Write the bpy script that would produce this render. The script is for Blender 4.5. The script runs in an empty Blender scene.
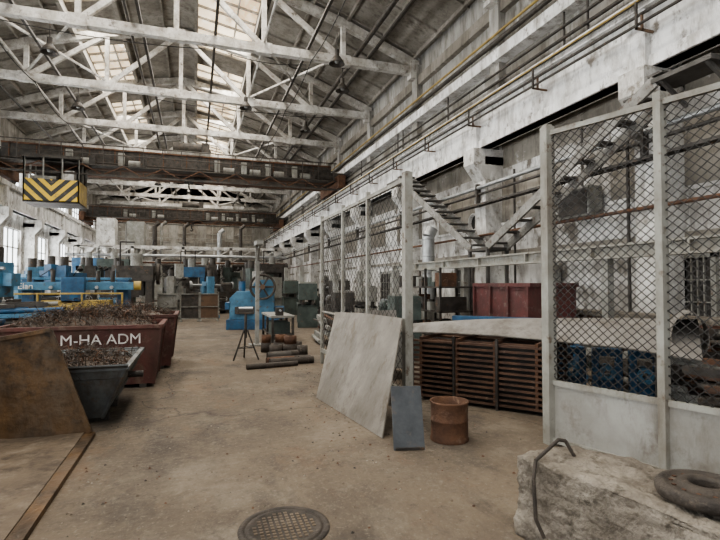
import bpy, math, random, bmesh
from mathutils import Vector, Matrix, noise
random.seed(7)
R=random.random
def U(a,b): return a+(b-a)*random.random()

# ---------------- materials ----------------
def layer(nt,src,node,p0,p1,col,amt=1.0):
    N=nt.nodes;L=nt.links
    r=N.new('ShaderNodeValToRGB'); lo,hi=0,amt
    if p0>p1: p0,p1=p1,p0; lo,hi=amt,0
    r.color_ramp.elements[0].position=p0; r.color_ramp.elements[1].position=p1
    r.color_ramp.elements[0].color=(lo,lo,lo,1); r.color_ramp.elements[1].color=(hi,hi,hi,1)
    L.new(node,r.inputs['Fac']); mx=N.new('ShaderNodeMix'); mx.data_type='RGBA'
    L.new(r.outputs['Color'],mx.inputs['Factor']); L.new(src,mx.inputs['A']); mx.inputs['B'].default_value=(*col,1); return mx.outputs['Result']
def nz(nt,tc,scale,det=8,ro=.6,st=(1,1,1)):
    N=nt.nodes;L=nt.links
    mp=N.new('ShaderNodeMapping'); mp.inputs['Scale'].default_value=st; mp.inputs['Location'].default_value=(scale,3,1); L.new(tc.outputs['Object'],mp.inputs['Vector'])
    n=N.new('ShaderNodeTexNoise'); n.inputs['Scale'].default_value=scale; n.inputs['Detail'].default_value=det; n.inputs['Roughness'].default_value=ro; L.new(mp.outputs[0],n.inputs['Vector']); return n.outputs['Fac']
def mat(name, c1, c2=None, c3=None, scale=2.0, rough=0.8, metal=0.0, bump=0.15, stretch=(1,1,1), t2=(0.4,0.6), t3=(0.58,0.66), bscale=None, emis=None, grime=None):
    m=bpy.data.materials.new(name); m.use_nodes=True
    nt=m.node_tree; N=nt.nodes; L=nt.links
    b=N['Principled BSDF']
    b.inputs['Roughness'].default_value=rough; b.inputs['Metallic'].default_value=metal
    c2=c2 or tuple(x*0.7 for x in c1)
    tc=N.new('ShaderNodeTexCoord'); mp=N.new('ShaderNodeMapping'); mp.inputs['Scale'].default_value=stretch
    L.new(tc.outputs['Object'],mp.inputs['Vector'])
    n=N.new('ShaderNodeTexNoise'); n.inputs['Scale'].default_value=scale; n.inputs['Detail'].default_value=8; n.inputs['Roughness'].default_value=.62
    L.new(mp.outputs[0],n.inputs['Vector'])
    r=N.new('ShaderNodeValToRGB'); r.color_ramp.elements[0].position=t2[0]; r.color_ramp.elements[1].position=t2[1]
    r.color_ramp.elements[0].color=(*c1,1); r.color_ramp.elements[1].color=(*c2,1)
    L.new(n.outputs['Fac'],r.inputs['Fac'])
    out=r.outputs['Color']
    if c3:
        st=tuple(x*1.0 for x in stretch)
        out=layer(nt,out,nz(nt,tc,scale*2.3,10,.7,st),t3[0],t3[1],c3)
    if grime:
        g,a,vs=grime
        out=layer(nt,out,nz(nt,tc,2.2,9,.75,(1,1,vs)),.47,.65,g,a)
        out=layer(nt,out,nz(nt,tc,6.0,6,.7,(1,1,vs*.5)),.55,.67,tuple(x*.7 for x in g),a*.8)
    L.new(out,b.inputs['Base Color'])
    if bump:
        bp=N.new('ShaderNodeBump'); bp.inputs['Strength'].default_value=bump; bp.inputs['Distance'].default_value=.05
        n3=N.new('ShaderNodeTexNoise'); n3.inputs['Scale'].default_value=bscale or scale*8; n3.inputs['Detail'].default_value=6
        L.new(tc.outputs['Object'],n3.inputs['Vector']); L.new(n3.outputs['Fac'],bp.inputs['Height']); L.new(bp.outputs['Normal'],b.inputs['Normal'])
    if emis:
        b.inputs['Emission Strength'].default_value=emis
        L.new(out,b.inputs['Emission Color'])
    return m

M={}
def floor_mat():
    m=mat('floor_dusty_concrete',(.172,.135,.096),(.098,.078,.058),(.225,.19,.145),scale=.5,rough=.88,bump=.4,t2=(.36,.66),t3=(.5,.72),bscale=14)
    nt=m.node_tree;N=nt.nodes;L=nt.links;b=N['Principled BSDF']
    src=b.inputs['Base Color'].links[0].from_socket
    tc=N.new('ShaderNodeTexCoord')
    src=layer(nt,src,nz(nt,tc,.8,8,.7,(1,.6,1)),.50,.62,(.092,.073,.055),.65)
    src=layer(nt,src,nz(nt,tc,1.1,9,.75,(1,.6,1)),.55,.66,(.165,.105,.062),.55)
    src=layer(nt,src,nz(nt,tc,1.4,10,.75,(1,.5,1)),.50,.64,(.058,.048,.039),.75)
    src=layer(nt,src,nz(nt,tc,3.7,10,.8,(1,.7,1)),.55,.66,(.24,.205,.16),.5)
    src=layer(nt,src,nz(nt,tc,9,6,.8),.54,.66,(.06,.048,.037),.5)
    src=layer(nt,src,nz(nt,tc,26,4,.7),.56,.66,(.26,.225,.18),.42)
    v=N.new('ShaderNodeTexVoronoi'); v.feature='DISTANCE_TO_EDGE'; v.inputs['Scale'].default_value=.26
    mp=N.new('ShaderNodeVectorMath'); mp.operation='ADD'; n=N.new('ShaderNodeTexNoise'); n.inputs['Scale'].default_value=1.3; n.inputs['Detail'].default_value=6
    L.new(tc.outputs['Object'],n.inputs['Vector']); L.new(tc.outputs['Object'],mp.inputs[0]); L.new(n.outputs['Color'],mp.inputs[1]); L.new(mp.outputs[0],v.inputs['Vector'])
    src=layer(nt,src,v.outputs['Distance'],.006,.0,(.035,.028,.023),.6)
    L.new(src,b.inputs['Base Color']); return m
M['floor']=floor_mat()
GR=(.17,.15,.125)
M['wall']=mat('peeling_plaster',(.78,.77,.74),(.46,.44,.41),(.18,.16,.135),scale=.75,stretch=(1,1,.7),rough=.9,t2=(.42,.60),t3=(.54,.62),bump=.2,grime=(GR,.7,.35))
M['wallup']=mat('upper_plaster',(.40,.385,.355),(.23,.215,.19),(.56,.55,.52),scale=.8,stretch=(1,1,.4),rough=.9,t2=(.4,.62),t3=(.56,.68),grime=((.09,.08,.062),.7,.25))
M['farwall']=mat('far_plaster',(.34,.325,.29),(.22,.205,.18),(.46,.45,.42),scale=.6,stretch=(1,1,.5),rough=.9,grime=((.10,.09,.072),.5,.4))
M['tan']=mat('tan_concrete',(.30,.275,.235),(.19,.17,.14),(.5,.48,.45),scale=.6,rough=.9,t3=(.6,.66),grime=((.10,.085,.068),.7,.3))
M['girder']=mat('whitewashed_girder',(.84,.84,.83),(.62,.615,.60),(.22,.20,.175),scale=1.0,stretch=(1.2,1.2,.8),rough=.8,t2=(.42,.64),t3=(.56,.65),grime=((.28,.255,.22),.7,.4))
M['truss']=mat('truss_paint',(.66,.645,.61),(.41,.39,.35),(.15,.125,.10),scale=1.2,rough=.8,t3=(.57,.67),grime=((.21,.175,.14),.7,1))
M['deck']=mat('roof_deck',(.35,.33,.295),(.225,.207,.18),(.115,.10,.082),scale=.5,rough=.95,t3=(.56,.69),grime=((.11,.092,.072),.55,1))
M['dark']=mat('dark_parts_and_shade',(.035,.031,.027),(.022,.02,.018),scale=3,rough=.8)  # near-black for small parts, and for shade painted into gaps
M['darksteel']=mat('dark_steel',(.08,.071,.061),(.043,.038,.033),(.14,.085,.05),scale=4,rough=.6,metal=.3)
M['grey']=mat('grey_paint',(.30,.30,.275),(.21,.205,.18),(.14,.10,.07),scale=3,rough=.7,t3=(.58,.66),grime=((.11,.09,.07),.65,.5))
M['fence']=mat('fence_paint',(.35,.345,.305),(.265,.255,.22),(.14,.10,.07),scale=3,rough=.6,t3=(.58,.66),bump=.05,grime=((.16,.13,.095),.6,.5))
M['wire']=mat('fence_wire',(.05,.045,.04),(.03,.028,.026),scale=5,rough=.6,metal=.3,bump=0)
M['panel']=mat('fence_sheet',(.38,.375,.345),(.29,.28,.25),(.19,.165,.14),scale=1.6,rough=.65,t3=(.56,.70),bump=.08,grime=((.18,.155,.125),.6,.5))
M['rust']=mat('rust',(.14,.072,.04),(.08,.043,.028),(.19,.125,.085),scale=4,rough=.85,metal=.1,bump=.3)
M['rustbrown']=mat('rust_scoop',(.15,.088,.040),(.065,.042,.024),(.033,.025,.018),scale=1.8,rough=.55,metal=.3,bump=.25,t3=(.50,.66),grime=((.18,.14,.10),.55,.6))
M['dustsheet']=mat('dusty_plate',(.17,.13,.090),(.10,.076,.054),(.22,.18,.135),scale=2.0,rough=.8,t3=(.52,.7),bump=.25,grime=((.055,.040,.029),.7,1))
M['slab']=mat('leaning_plate',(.245,.225,.193),(.17,.153,.128),(.11,.082,.056),scale=2.0,rough=.65,stretch=(1,1,.6),t3=(.55,.68),bump=.15,grime=((.115,.095,.074),.65,.5))
M['rustbar']=mat('rusty_bar',(.14,.08,.052),(.075,.045,.033),(.18,.125,.09),scale=3,rough=.8,bump=.15)
M['blue']=mat('blue_paint',(.03,.11,.21),(.02,.065,.13),(.075,.065,.055),scale=3,rough=.5,t3=(.55,.67))
M['bluelight']=mat('lightblue_paint',(.085,.215,.325),(.05,.14,.22),(.11,.095,.08),scale=3,rough=.5,t3=(.56,.67))
M['bluegrey']=mat('skip_bluegrey',(.17,.185,.185),(.10,.108,.108),(.14,.09,.055),scale=3,rough=.6,metal=.1,t3=(.54,.66),grime=((.09,.068,.048),.65,.5))
M['slate']=mat('slate_plate',(.085,.092,.098),(.055,.06,.065),(.12,.10,.085),scale=4,rough=.6,t3=(.54,.68))
M['red']=mat('red_container',(.13,.05,.040),(.075,.034,.028),(.16,.115,.085),scale=2.5,rough=.75,t3=(.54,.68),grime=((.085,.053,.036),.65,.5))
M['redcab']=mat('red_cabinet',(.14,.045,.04),(.09,.034,.032),(.18,.13,.11),scale=2.5,rough=.75,t3=(.54,.68),grime=((.08,.05,.04),.6,.5))
M['yellow']=mat('yellow_paint',(.46,.33,.09),(.32,.23,.07),(.15,.11,.07),scale=3,rough=.6,t3=(.54,.66))
M['orange']=mat('orange_paint',(.15,.092,.055),(.10,.062,.04),(.075,.06,.047),scale=1.5,rough=.7)
M['green']=mat('machine_green',(.075,.095,.083),(.043,.055,.048),(.10,.08,.06),scale=3,rough=.6)
M['concrete']=mat('old_concrete',(.31,.275,.225),(.18,.155,.125),(.085,.072,.056),scale=3.2,rough=.95,bump=1.0,t3=(.53,.66),bscale=22,grime=((.12,.10,.075),.6,1))
M['iron']=mat('cast_iron',(.07,.057,.045),(.04,.033,.027),(.12,.097,.075),scale=6,rough=.75,bump=.3)
M['scrap']=mat('swarf',(.10,.075,.055),(.055,.04,.03),(.17,.12,.08),scale=8,rough=.6,metal=.3)
M['silver']=mat('galvanised',(.45,.46,.46),(.33,.335,.33),scale=3,rough=.4,metal=.6)
M['white']=mat('white_paint',(.72,.71,.68),(.52,.505,.475),(.25,.225,.19),scale=1.6,rough=.8,t3=(.55,.65),grime=((.22,.197,.16),.7,.4))
M['letter']=mat('letter_paint',(.75,.73,.69),(.5,.47,.43),scale=6,rough=.8,bump=0)
M['stair']=mat('stair_paint',(.11,.103,.094),(.07,.065,.058),(.12,.08,.055),scale=3,rough=.8)
M['stringer']=mat('stringer_paint',(.30,.292,.27),(.19,.183,.165),(.12,.09,.07),scale=3,rough=.8,t3=(.53,.63))
M['tarp']=mat('grey_sheet_metal',(.29,.275,.25),(.21,.195,.175),(.15,.128,.105),scale=1.6,rough=.65,t3=(.55,.69),bump=.1,grime=((.13,.11,.09),.65,1))
M['brick']=mat('brick_ledge',(.18,.09,.06),(.11,.06,.045),(.26,.23,.20),scale=4,rough=.9)
M['ochre']=mat('ochre_pipe',(.40,.29,.09),(.28,.2,.07),scale=3,rough=.6)
M['glow']=mat('dirty_skylight',(1.0,.87,.66),(.48,.36,.23),(.95,.93,.86),scale=.9,stretch=(1,.35,1),rough=.6,emis=1.4,bump=0,t2=(.4,.62))
M['window']=mat('window_glass',(.95,.98,1.0),(.74,.79,.82),scale=1.2,rough=.4,emis=2.8,bump=0)
def chev():
    m=bpy.data.materials.new('chevron_warning'); m.use_nodes=True; nt=m.node_tree;N=nt.nodes;L=nt.links
    tc=N.new('ShaderNodeTexCoord'); sp=N.new('ShaderNodeSeparateXYZ'); L.new(tc.outputs['Object'],sp.inputs[0])
    def mth(op,a,b=None):
        n=N.new('ShaderNodeMath'); n.operation=op
        for i,v in enumerate((a,b)):
            if v is None: continue
            if isinstance(v,(int,float)): n.inputs[i].default_value=v
            else: L.new(v,n.inputs[i])
        return n.outputs[0]
    a=mth('ABSOLUTE',mth('SUBTRACT',sp.outputs[0],-7.0)); s=mth('SUBTRACT',sp.outputs[2],a)
    f=mth('FRACT',mth('DIVIDE',s,.55)); g=mth('GREATER_THAN',f,.5)
    mx=N.new('ShaderNodeMix'); mx.data_type='RGBA'; L.new(g,mx.inputs['Factor']); mx.inputs['A'].default_value=(.03,.03,.03,1); mx.inputs['B'].default_value=(.62,.42,.05,1)
    out=layer(nt,mx.outputs['Result'],nz(nt,tc,3,8,.7),.55,.7,(.12,.10,.08),.7)
    L.new(out,N['Principled BSDF'].inputs['Base Color']); return m
M['chev']=chev()

# ---------------- builder ----------------
class B:
    def __init__(s): s.v=[];s.f=[];s.m=[];s.ms=[];s.sm=[];s.T=Matrix.Identity(4)
    def mi(s,k):
        if k not in s.ms: s.ms.append(k)
        return s.ms.index(k)
    def add(s,vs,fs,k,smooth=False):
        o=len(s.v); i=s.mi(k)
        s.v+= [tuple(s.T@Vector(p)) for p in vs]
        for f in fs: s.f.append(tuple(o+j for j in f)); s.m.append(i); s.sm.append(smooth)
    def box(s,x0,x1,y0,y1,z0,z1,k):
        s.add([(x0,y0,z0),(x1,y0,z0),(x1,y1,z0),(x0,y1,z0),(x0,y0,z1),(x1,y0,z1),(x1,y1,z1),(x0,y1,z1)],
          [(0,3,2,1),(4,5,6,7),(0,1,5,4),(1,2,6,5),(2,3,7,6),(3,0,4,7)],k)
    def beam(s,p,q,w,h,k,up=(0,0,1)):
        p=Vector(p);q=Vector(q);d=(q-p).normalized();u=Vector(up)
        if abs(d.dot(u))>.98: u=Vector((1,0,0))
        r=d.cross(u).normalized();u=r.cross(d)
        vs=[]
        for e in (p,q):
            for a,b in ((-1,-1),(1,-1),(1,1),(-1,1)): vs.append(e+r*a*w/2+u*b*h/2)
        s.add(vs,[(0,1,2,3),(7,6,5,4),(0,4,5,1),(1,5,6,2),(2,6,7,3),(3,7,4,0)],k)
    def cyl(s,p,q,r,k,n=16,r2=None,caps=True):
        p=Vector(p);q=Vector(q);r2=r if r2 is None else r2
        d=(q-p).normalized();u=Vector((0,0,1)) if abs(d.z)<.95 else Vector((1,0,0))
        a=d.cross(u).normalized();b=d.cross(a)
        vs=[p+(a*math.cos(t)+b*math.sin(t))*r for t in [2*math.pi*i/n for i in range(n)]]
        vs+=[q+(a*math.cos(t)+b*math.sin(t))*r2 for t in [2*math.pi*i/n for i in range(n)]]
        s.add(vs,[(i,(i+1)%n,n+(i+1)%n,n+i) for i in range(n)],k,n>6)
        if caps: s.add(vs,[tuple(range(n))[::-1],tuple(range(n,2*n))],k)
    def lathe(s,prof,c,k,axis='z',n=28):
        vs=[]
        for (r,h) in prof:
            for i in range(n):
                t=2*math.pi*i/n
                a,b=r*math.cos(t),r*math.sin(t)
                o={'z':(a,b,h),'y':(a,h,b),'x':(h,a,b)}[axis]
                vs.append((c[0]+o[0],c[1]+o[1],c[2]+o[2]))
        fs=[]
        for j in range(len(prof)-1):
            for i in range(n): fs.append((j*n+i,j*n+(i+1)%n,(j+1)*n+(i+1)%n,(j+1)*n+i))
        s.add(vs,fs,k,True)
    def poly(s,pts,k,th=None):
        n=len(pts)
        if th is None: s.add(pts,[tuple(range(n))],k); return
        th=Vector(th); q=[Vector(p) for p in pts]; vs=q+[p+th for p in q]
        s.add(vs,[tuple(range(n))[::-1],tuple(range(n,2*n))]+[(i,(i+1)%n,n+(i+1)%n,n+i) for i in range(n)],k)
    def path(s,pts,r,k,n=8):
        for a,b in zip(pts[:-1],pts[1:]): s.cyl(a,b,r,k,n)
    def done(s,name,bevel=0):
        me=bpy.data.meshes.new(name); me.from_pydata(s.v,[],s.f)
        for k in s.ms: me.materials.append(M[k])
        for p,i,sm in zip(me.polygons,s.m,s.sm): p.material_index=i; p.use_smooth=sm
        me.update(); ob=bpy.data.objects.new(name,me); bpy.context.collection.objects.link(ob)
        if bevel:
            md=ob.modifiers.new('bevel','BEVEL'); md.width=bevel; md.segments=2; md.limit_method='ANGLE'; md.angle_limit=math.radians(50)
        return ob
def TR(x,y,z=0,rz=0): return Matrix.Translation((x,y,z))@Matrix.Rotation(math.radians(rz),4,'Z')

XL,XR,XC=-10.5,9.0,-.75
YB,YF=-5.0,62.0
COL=[1.3+6*i for i in range(11)]
# ---------------- shell ----------------
b=B(); b.box(XL-.6,XR+.6,YB,YF+.5,-.2,0,'floor'); b.done('floor')
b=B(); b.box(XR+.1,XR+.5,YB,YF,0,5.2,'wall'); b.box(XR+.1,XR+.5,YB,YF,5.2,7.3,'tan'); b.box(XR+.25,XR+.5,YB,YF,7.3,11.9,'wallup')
b.box(XR-.15,XR+.25,YB,YF,8.6,8.95,'girder')
b.box(XR+.05,XR+.3,YB,YF,10.2,10.6,'tan')
for (y0,y1) in ((6.5,7.0),(14.6,15.8),(22,23.4),(33.5,35)):
    b.box(XR+.04,XR+.12,y0,y1,0,2.1,'dark')
    b.box(XR,XR+.14,y0-.1,y0,0,2.2,'grey'); b.box(XR,XR+.14,y1,y1+.1,0,2.2,'grey'); b.box(XR,XR+.14,y0-.1,y1+.1,2.1,2.22,'grey')
    for k in range(1,4): yy=y0+(y1-y0)*k/4; b.box(XR+.0,XR+.04,yy-.012,yy+.012,0,2.1,'grey')
    for k in range(1,5): b.box(XR+.0,XR+.04,y0,y1,k*.42-.012,k*.42+.012,'grey')
for i in range(14):
    y=2+4.2*i; b.box(XR+.05,XR+.11,y,y+2.6,3.5,4.9,'tan'); b.box(XR+.02,XR+.12,y-.06,y+2.66,3.42,3.5,'wall')
b.box(XR+.02,XR+.12,YB,YF,2.5,2.62,'tan')
b.done('wall_right')
b=B()
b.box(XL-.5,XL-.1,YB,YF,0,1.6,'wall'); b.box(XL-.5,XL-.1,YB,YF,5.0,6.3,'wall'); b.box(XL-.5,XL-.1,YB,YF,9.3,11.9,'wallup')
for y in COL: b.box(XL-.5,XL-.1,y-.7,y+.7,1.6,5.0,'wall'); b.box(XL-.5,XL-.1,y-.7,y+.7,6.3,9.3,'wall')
b.done('wall_left')
n=1
for a,c in zip(COL[:-1],COL[1:]):
    for z0,z1 in ((1.6,5.0),(6.3,9.3)):
        b=B(); b.box(XL-.34,XL-.30,a+.7,c-.7,z0,z1,'window')
        for j in range(1,5): yy=a+.7+4.6*j/5; b.box(XL-.29,XL-.22,yy-.03,yy+.03,z0,z1,'grey')
        for j in range(0,4): zz=z0+(z1-z0)*j/3; b.box(XL-.29,XL-.22,a+.7,c-.7,zz-.03,zz+.03,'grey')
        b.done('window_%d'%n); n+=1
b=B()
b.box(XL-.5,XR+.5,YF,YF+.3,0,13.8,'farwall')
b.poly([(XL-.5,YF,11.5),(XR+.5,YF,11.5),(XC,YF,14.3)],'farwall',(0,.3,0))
for x in (-8.4,-5.2,-2.0,1.2,4.4):
    b.box(x,x+2.3,YF-.06,YF,6.6,9.6,'tan')
    for j in range(4): b.box(x+j*.767-.04,x+j*.767+.04,YF-.12,YF-.02,6.6,9.6,'farwall')
    for j in range(4): b.box(x,x+2.3,YF-.12,YF-.02,6.6+j-.04,6.6+j+.04,'farwall')
b.box(XL,XR,YF-.15,YF,2.6,2.9,'tan')
b.box(-4.6,-.6,YF-.1,YF,0,4.2,'dark'); b.box(2,5,YF-.1,YF,0,3.2,'tan')
b.done('wall_far')

for side in (-1,1):
    for y in COL:
        b=B(); x=XR if side>0 else XL; s=side
        x0,x1=sorted((x-s*.55,x+s*.1)); b.box(x0,x1,y-.3,y+.3,0,5.55,'white')
        x0,x1=sorted((x-s*.95,x+s*.1)); b.box(x0,x1,y-.3,y+.3,5.3,5.78,'white')
        b.poly([(x-s*.55,y-.3,4.8),(x-s*.95,y-.3,5.3),(x-s*.55,y-.3,5.3)],'white',(0,.6,0))
        x0,x1=sorted((x-s*.0,x+s*.25)); b.box(x0,x1,y-.25,y+.25,7.2,11.1,'wallup')
        b.box(x0,x1,y-.25,y+.25,5.78,7.2,'white')
        b.done('concrete_column')
for nm,x,s in (('crane_runway_girder',XR,-1),('crane_runway_girder',XL,1)):
    b=B()
    xm=x+s*.5; E=YF-.3
    b.box(xm-.16,xm+.16,YB,E,5.8,6.95,'girder'); b.box(xm-.34,xm+.34,YB,E,6.95,7.2,'girder'); b.box(xm-.22,xm+.22,YB,E,5.8,6.02,'girder')
    for y in COL[:-1]: b.box(xm-.3,xm+.3,y-.2,y+.2,5.8,6.95,'girder')
    b.box(xm-.04,xm+.04,YB,E,7.2,7.29,'darksteel')
    b.done(nm)
b=B()
xp=XR-.98
for dx,dz,r,k in ((0,6.75,.035,'darksteel'),(-.1,6.52,.03,'darksteel'),(-.14,6.95,.022,'ochre'),(.08,7.08,.035,'darksteel')):
    b.cyl((xp+dx,YB,dz),(xp+dx,YF-.3,dz),r,k,8)
for i in range(20):
    y=1+3*i
    b.box(xp-.16,XR-.7,y-.02,y+.02,6.42,6.46,'orange'); b.box(xp-.16,xp-.12,y-.02,y+.02,6.42,6.95,'darksteel'); b.box(xp-.02,xp+.02,y-.02,y+.02,6.42,6.75,'orange')
b.done('conductor_rails')
b=B()
for z,r,k,x in ((4.6,.06,'silver',XR-.64),(4.4,.04,'darksteel',XR-.62),(3.1,.04,'rust',XR-.6)):
    b.cyl((x,YB,z),(x,YF-.3,z),r,k,10)
for y in COL: b.box(XR-.70,XR-.56,y-.04,y+.04,4.0,4.72,'darksteel')
b.box(XR-.84,XR-.81,YB,YF-.5,4.0,4.06,'darksteel'); b.box(XR-.63,XR-.6,YB,YF-.5,4.0,4.06,'darksteel')
for i in range(60): b.box(XR-.84,XR-.6,.5+i,.54+i,4.0,4.03,'darksteel')
for dx in (.05,.10,.17): b.cyl((XR-.84+dx,YB,4.05),(XR-.84+dx,YF-.5,4.05),.018,'dark',6)
b.done('service_pipe_run')
b=B()
for z,r,k in ((9.2,.08,'darksteel'),(9.45,.04,'ochre'),(7.9,.05,'darksteel'),(8.2,.04,'darksteel')): b.cyl((XR-.11,YB,z),(XR-.11,YF-.3,z),r,k,10)
for y in (3.4,9.3,10.1,16.2,20.4,21.0,26.3,36.8): b.cyl((XR-.06,y,7.3),(XR-.06,y,8.6),.03,'darksteel',8)
b.done('upper_pipe_run')

# ---------------- roof ----------------
prof=[(-9.9,11.45),(-6.5,12.75),(-3.25,13.65),(0,14.25),(3.25,13.65),(6.5,12.75),(9.9,11.45)]
def rz(dx):
    for (a,za),(c,zc) in zip(prof[:-1],prof[1:]):
        if a<=dx<=c: return za+(zc-za)*(dx-a)/(c-a)
segs=[(-9.9,-6.5),(-6.5,-4.6),(-2.6,-.5),(-.5,.7),(3.4,6.5),(6.5,9.9)]
b=B()
for a,c in segs:
    pts=[a,c]
    for q in (-3.25,0,3.25):
        if a<q<c: pts=[a,q,c]
    for p,q in zip(pts[:-1],pts[1:]):
        b.poly([(XC+p,YB,rz(p)),(XC+q,YB,rz(q)),(XC+q,YF,rz(q)),(XC+p,YF,rz(p))],'deck',(0,0,.15))
x=-9.8
while x<9.9:
    if not(-4.6<x<-2.6) and not (.7<x<3.4): b.box(XC+x-.05,XC+x+.05,YB,YF,rz(x)-.16,rz(x)+.02,'deck')
    x+=1.5
y=YB
while y<YF:
    for a,c in ((-9.9,-6.5),(-6.5,-4.6),(3.4,6.5),(6.5,9.9)):
        b.beam((XC+a,y,rz(a)-.05),(XC+c,y,rz(c)-.05),.07,.1,'deck')
    y+=2.0
for a in (-4.6,-2.6,.7,3.4): b.box(XC+a-.08,XC+a+.08,YB,YF,rz(a)-.35,rz(a)+.15,'deck')
b.done('ceiling')
for a,c in ((-4.6,-2.6),(.7,3.4)):
    b=B()
    b.poly([(XC+a,YB,rz(a)+.16),(XC+c,YB,rz(c)+.16),(XC+c,YF,rz(c)+.16),(XC+a,YF,rz(a)+.16)],'glow')
    y=YB
    while y<YF: b.beam((XC+a,y,rz(a)+.1),(XC+c,y,rz(c)+.1),.07,.1,'truss'); y+=1.0
    for t in (.33,.66): q=a+(c-a)*t; b.box(XC+q-.035,XC+q+.035,YB,YF,rz(q)+.03,rz(q)+.14,'truss')
    y=YB
    while y<YF-2:
        if R()<(.3 if a>0 else .5): b.poly([(XC+a,y,rz(a)+.02),(XC+c,y,rz(c)+.02),(XC+c,y+2,rz(c)+.02),(XC+a,y+2,rz(a)+.02)],'deck',(0,0,.03))
        y+=2
    b.done('roof_skylight')
def truss(y):
    b=B(); X=lambda d:XC+d
    b.box(X(-9.75),X(9.75),y-.14,y+.14,10.70,11.04,'truss')
    tp=[(-9.75,11.2),(-6.5,12.45),(-3.25,13.35),(0,13.95),(3.25,13.35),(6.5,12.45),(9.75,11.2)]
    for (a,za),(c,zc) in zip(tp[:-1],tp[1:]): b.beam((X(a),y,za),(X(c),y,zc),.26,.34,'truss')
    for a,za in tp[1:-1]: b.box(X(a)-.09,X(a)+.09,y-.09,y+.09,10.9,za,'truss')
    for s in (-1,1):
        for (a,za),(c,zc) in (((6.5,10.9),(3.25,13.3)),((3.25,10.9),(0,13.9))):
            b.beam((X(s*a),y,za),(X(s*c),y,zc),.16,.2,'truss')
    for a in (-9.75,-6.5,-3.25,0,3.25,6.5,9.75):
        b.box(X(a)-.3,X(a)+.3,y-.15,y+.15,10.66,11.08,'truss')
    b.box(X(-9.9),X(-9.5),y-.2,y+.2,10.5,11.3,'truss'); b.box(X(9.5),X(9.9),y-.2,y+.2,10.5,11.3,'truss')
    b.done('roof_truss')
for y in COL: truss(y)
b=B()
for d in (-6.5,3.25):
    for y in COL[:-1]:
        b.cyl((XC+d,y,11.1),(XC+d,y+6,11.1),.05,'truss',6)
for i,y in enumerate(COL[:-1]):
    if i%2:
        for s in (-1,1):
            b.beam((XC+s*3.25,y,11.1),(XC+s*6.5,y+6,11.1),.08,.08,'truss'); b.beam((XC+s*6.5,y,11.1),(XC+s*3.25,y+6,11.1),.08,.08,'truss')
for d in (-8.2,-5.2,-1.2,1.4,5.0,7.6): b.box(XC+d-.05,XC+d+.05,YB,YF,11.06,11.16,'darksteel')
b.cyl((6.4,YB,11.3),(6.4,YF,11.3),.1,'darksteel',8); b.cyl((-2.4,YB,11.25),(-2.4,YF,11.25),.06,'darksteel',8)
b.done('roof_bracing')
b=B()
random.seed(5)
for k in range(10):
    y=COL[2+k%6]+U(.2,.4); x0=U(-9,2); L_=U(3,7); sg=U(.5,.55)
    pts=[(x0+L_*t/8,y,10.65-1.2*(t/8)*(1-t/8)*sg) for t in range(9)]
    b.path(pts,.018,'dark',5)
for x in (4.4,-6.9):
    for y in COL[2:8]:
        pts=[(x,y+6*t/8,10.68-1.6*(t/8)*(1-t/8)*.6) for t in range(9)]; b.path(pts,.02,'dark',5)
b.done('hanging_cables')

def lamp(x,y,z,ztop):
    b=B()
    b.cyl((x,y,z+.5),(x,y,ztop),.02,'darksteel',6)
    b.cyl((x,y,z+.28),(x,y,z+.55),.09,'darksteel',12)
    b.lathe([(.08,.32),(.14,.27),(.24,.12),(.30,0),(.285,0),(.22,.11),(.12,.24)],(x,y,z),'darksteel')
    b.lathe([(.001,.02),(.07,.05),(.09,.12),(.05,.22)],(x,y,z),'silver',n=14)
    b.done('high_bay_lamp')
for x,y in ((-5.0,19.3),(5.9,19.3),(-5.3,25.3),(5.6,25.3),(.6,31.3),(-3,37.3),(5,37.3),(-3,43.3),(4,49.3)):
    lamp(x,y+.6,9.85,11.1)
lamp(5.0,17.6,9.9,11.1); lamp(2.2,23.5,9.9,11.1)

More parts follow.
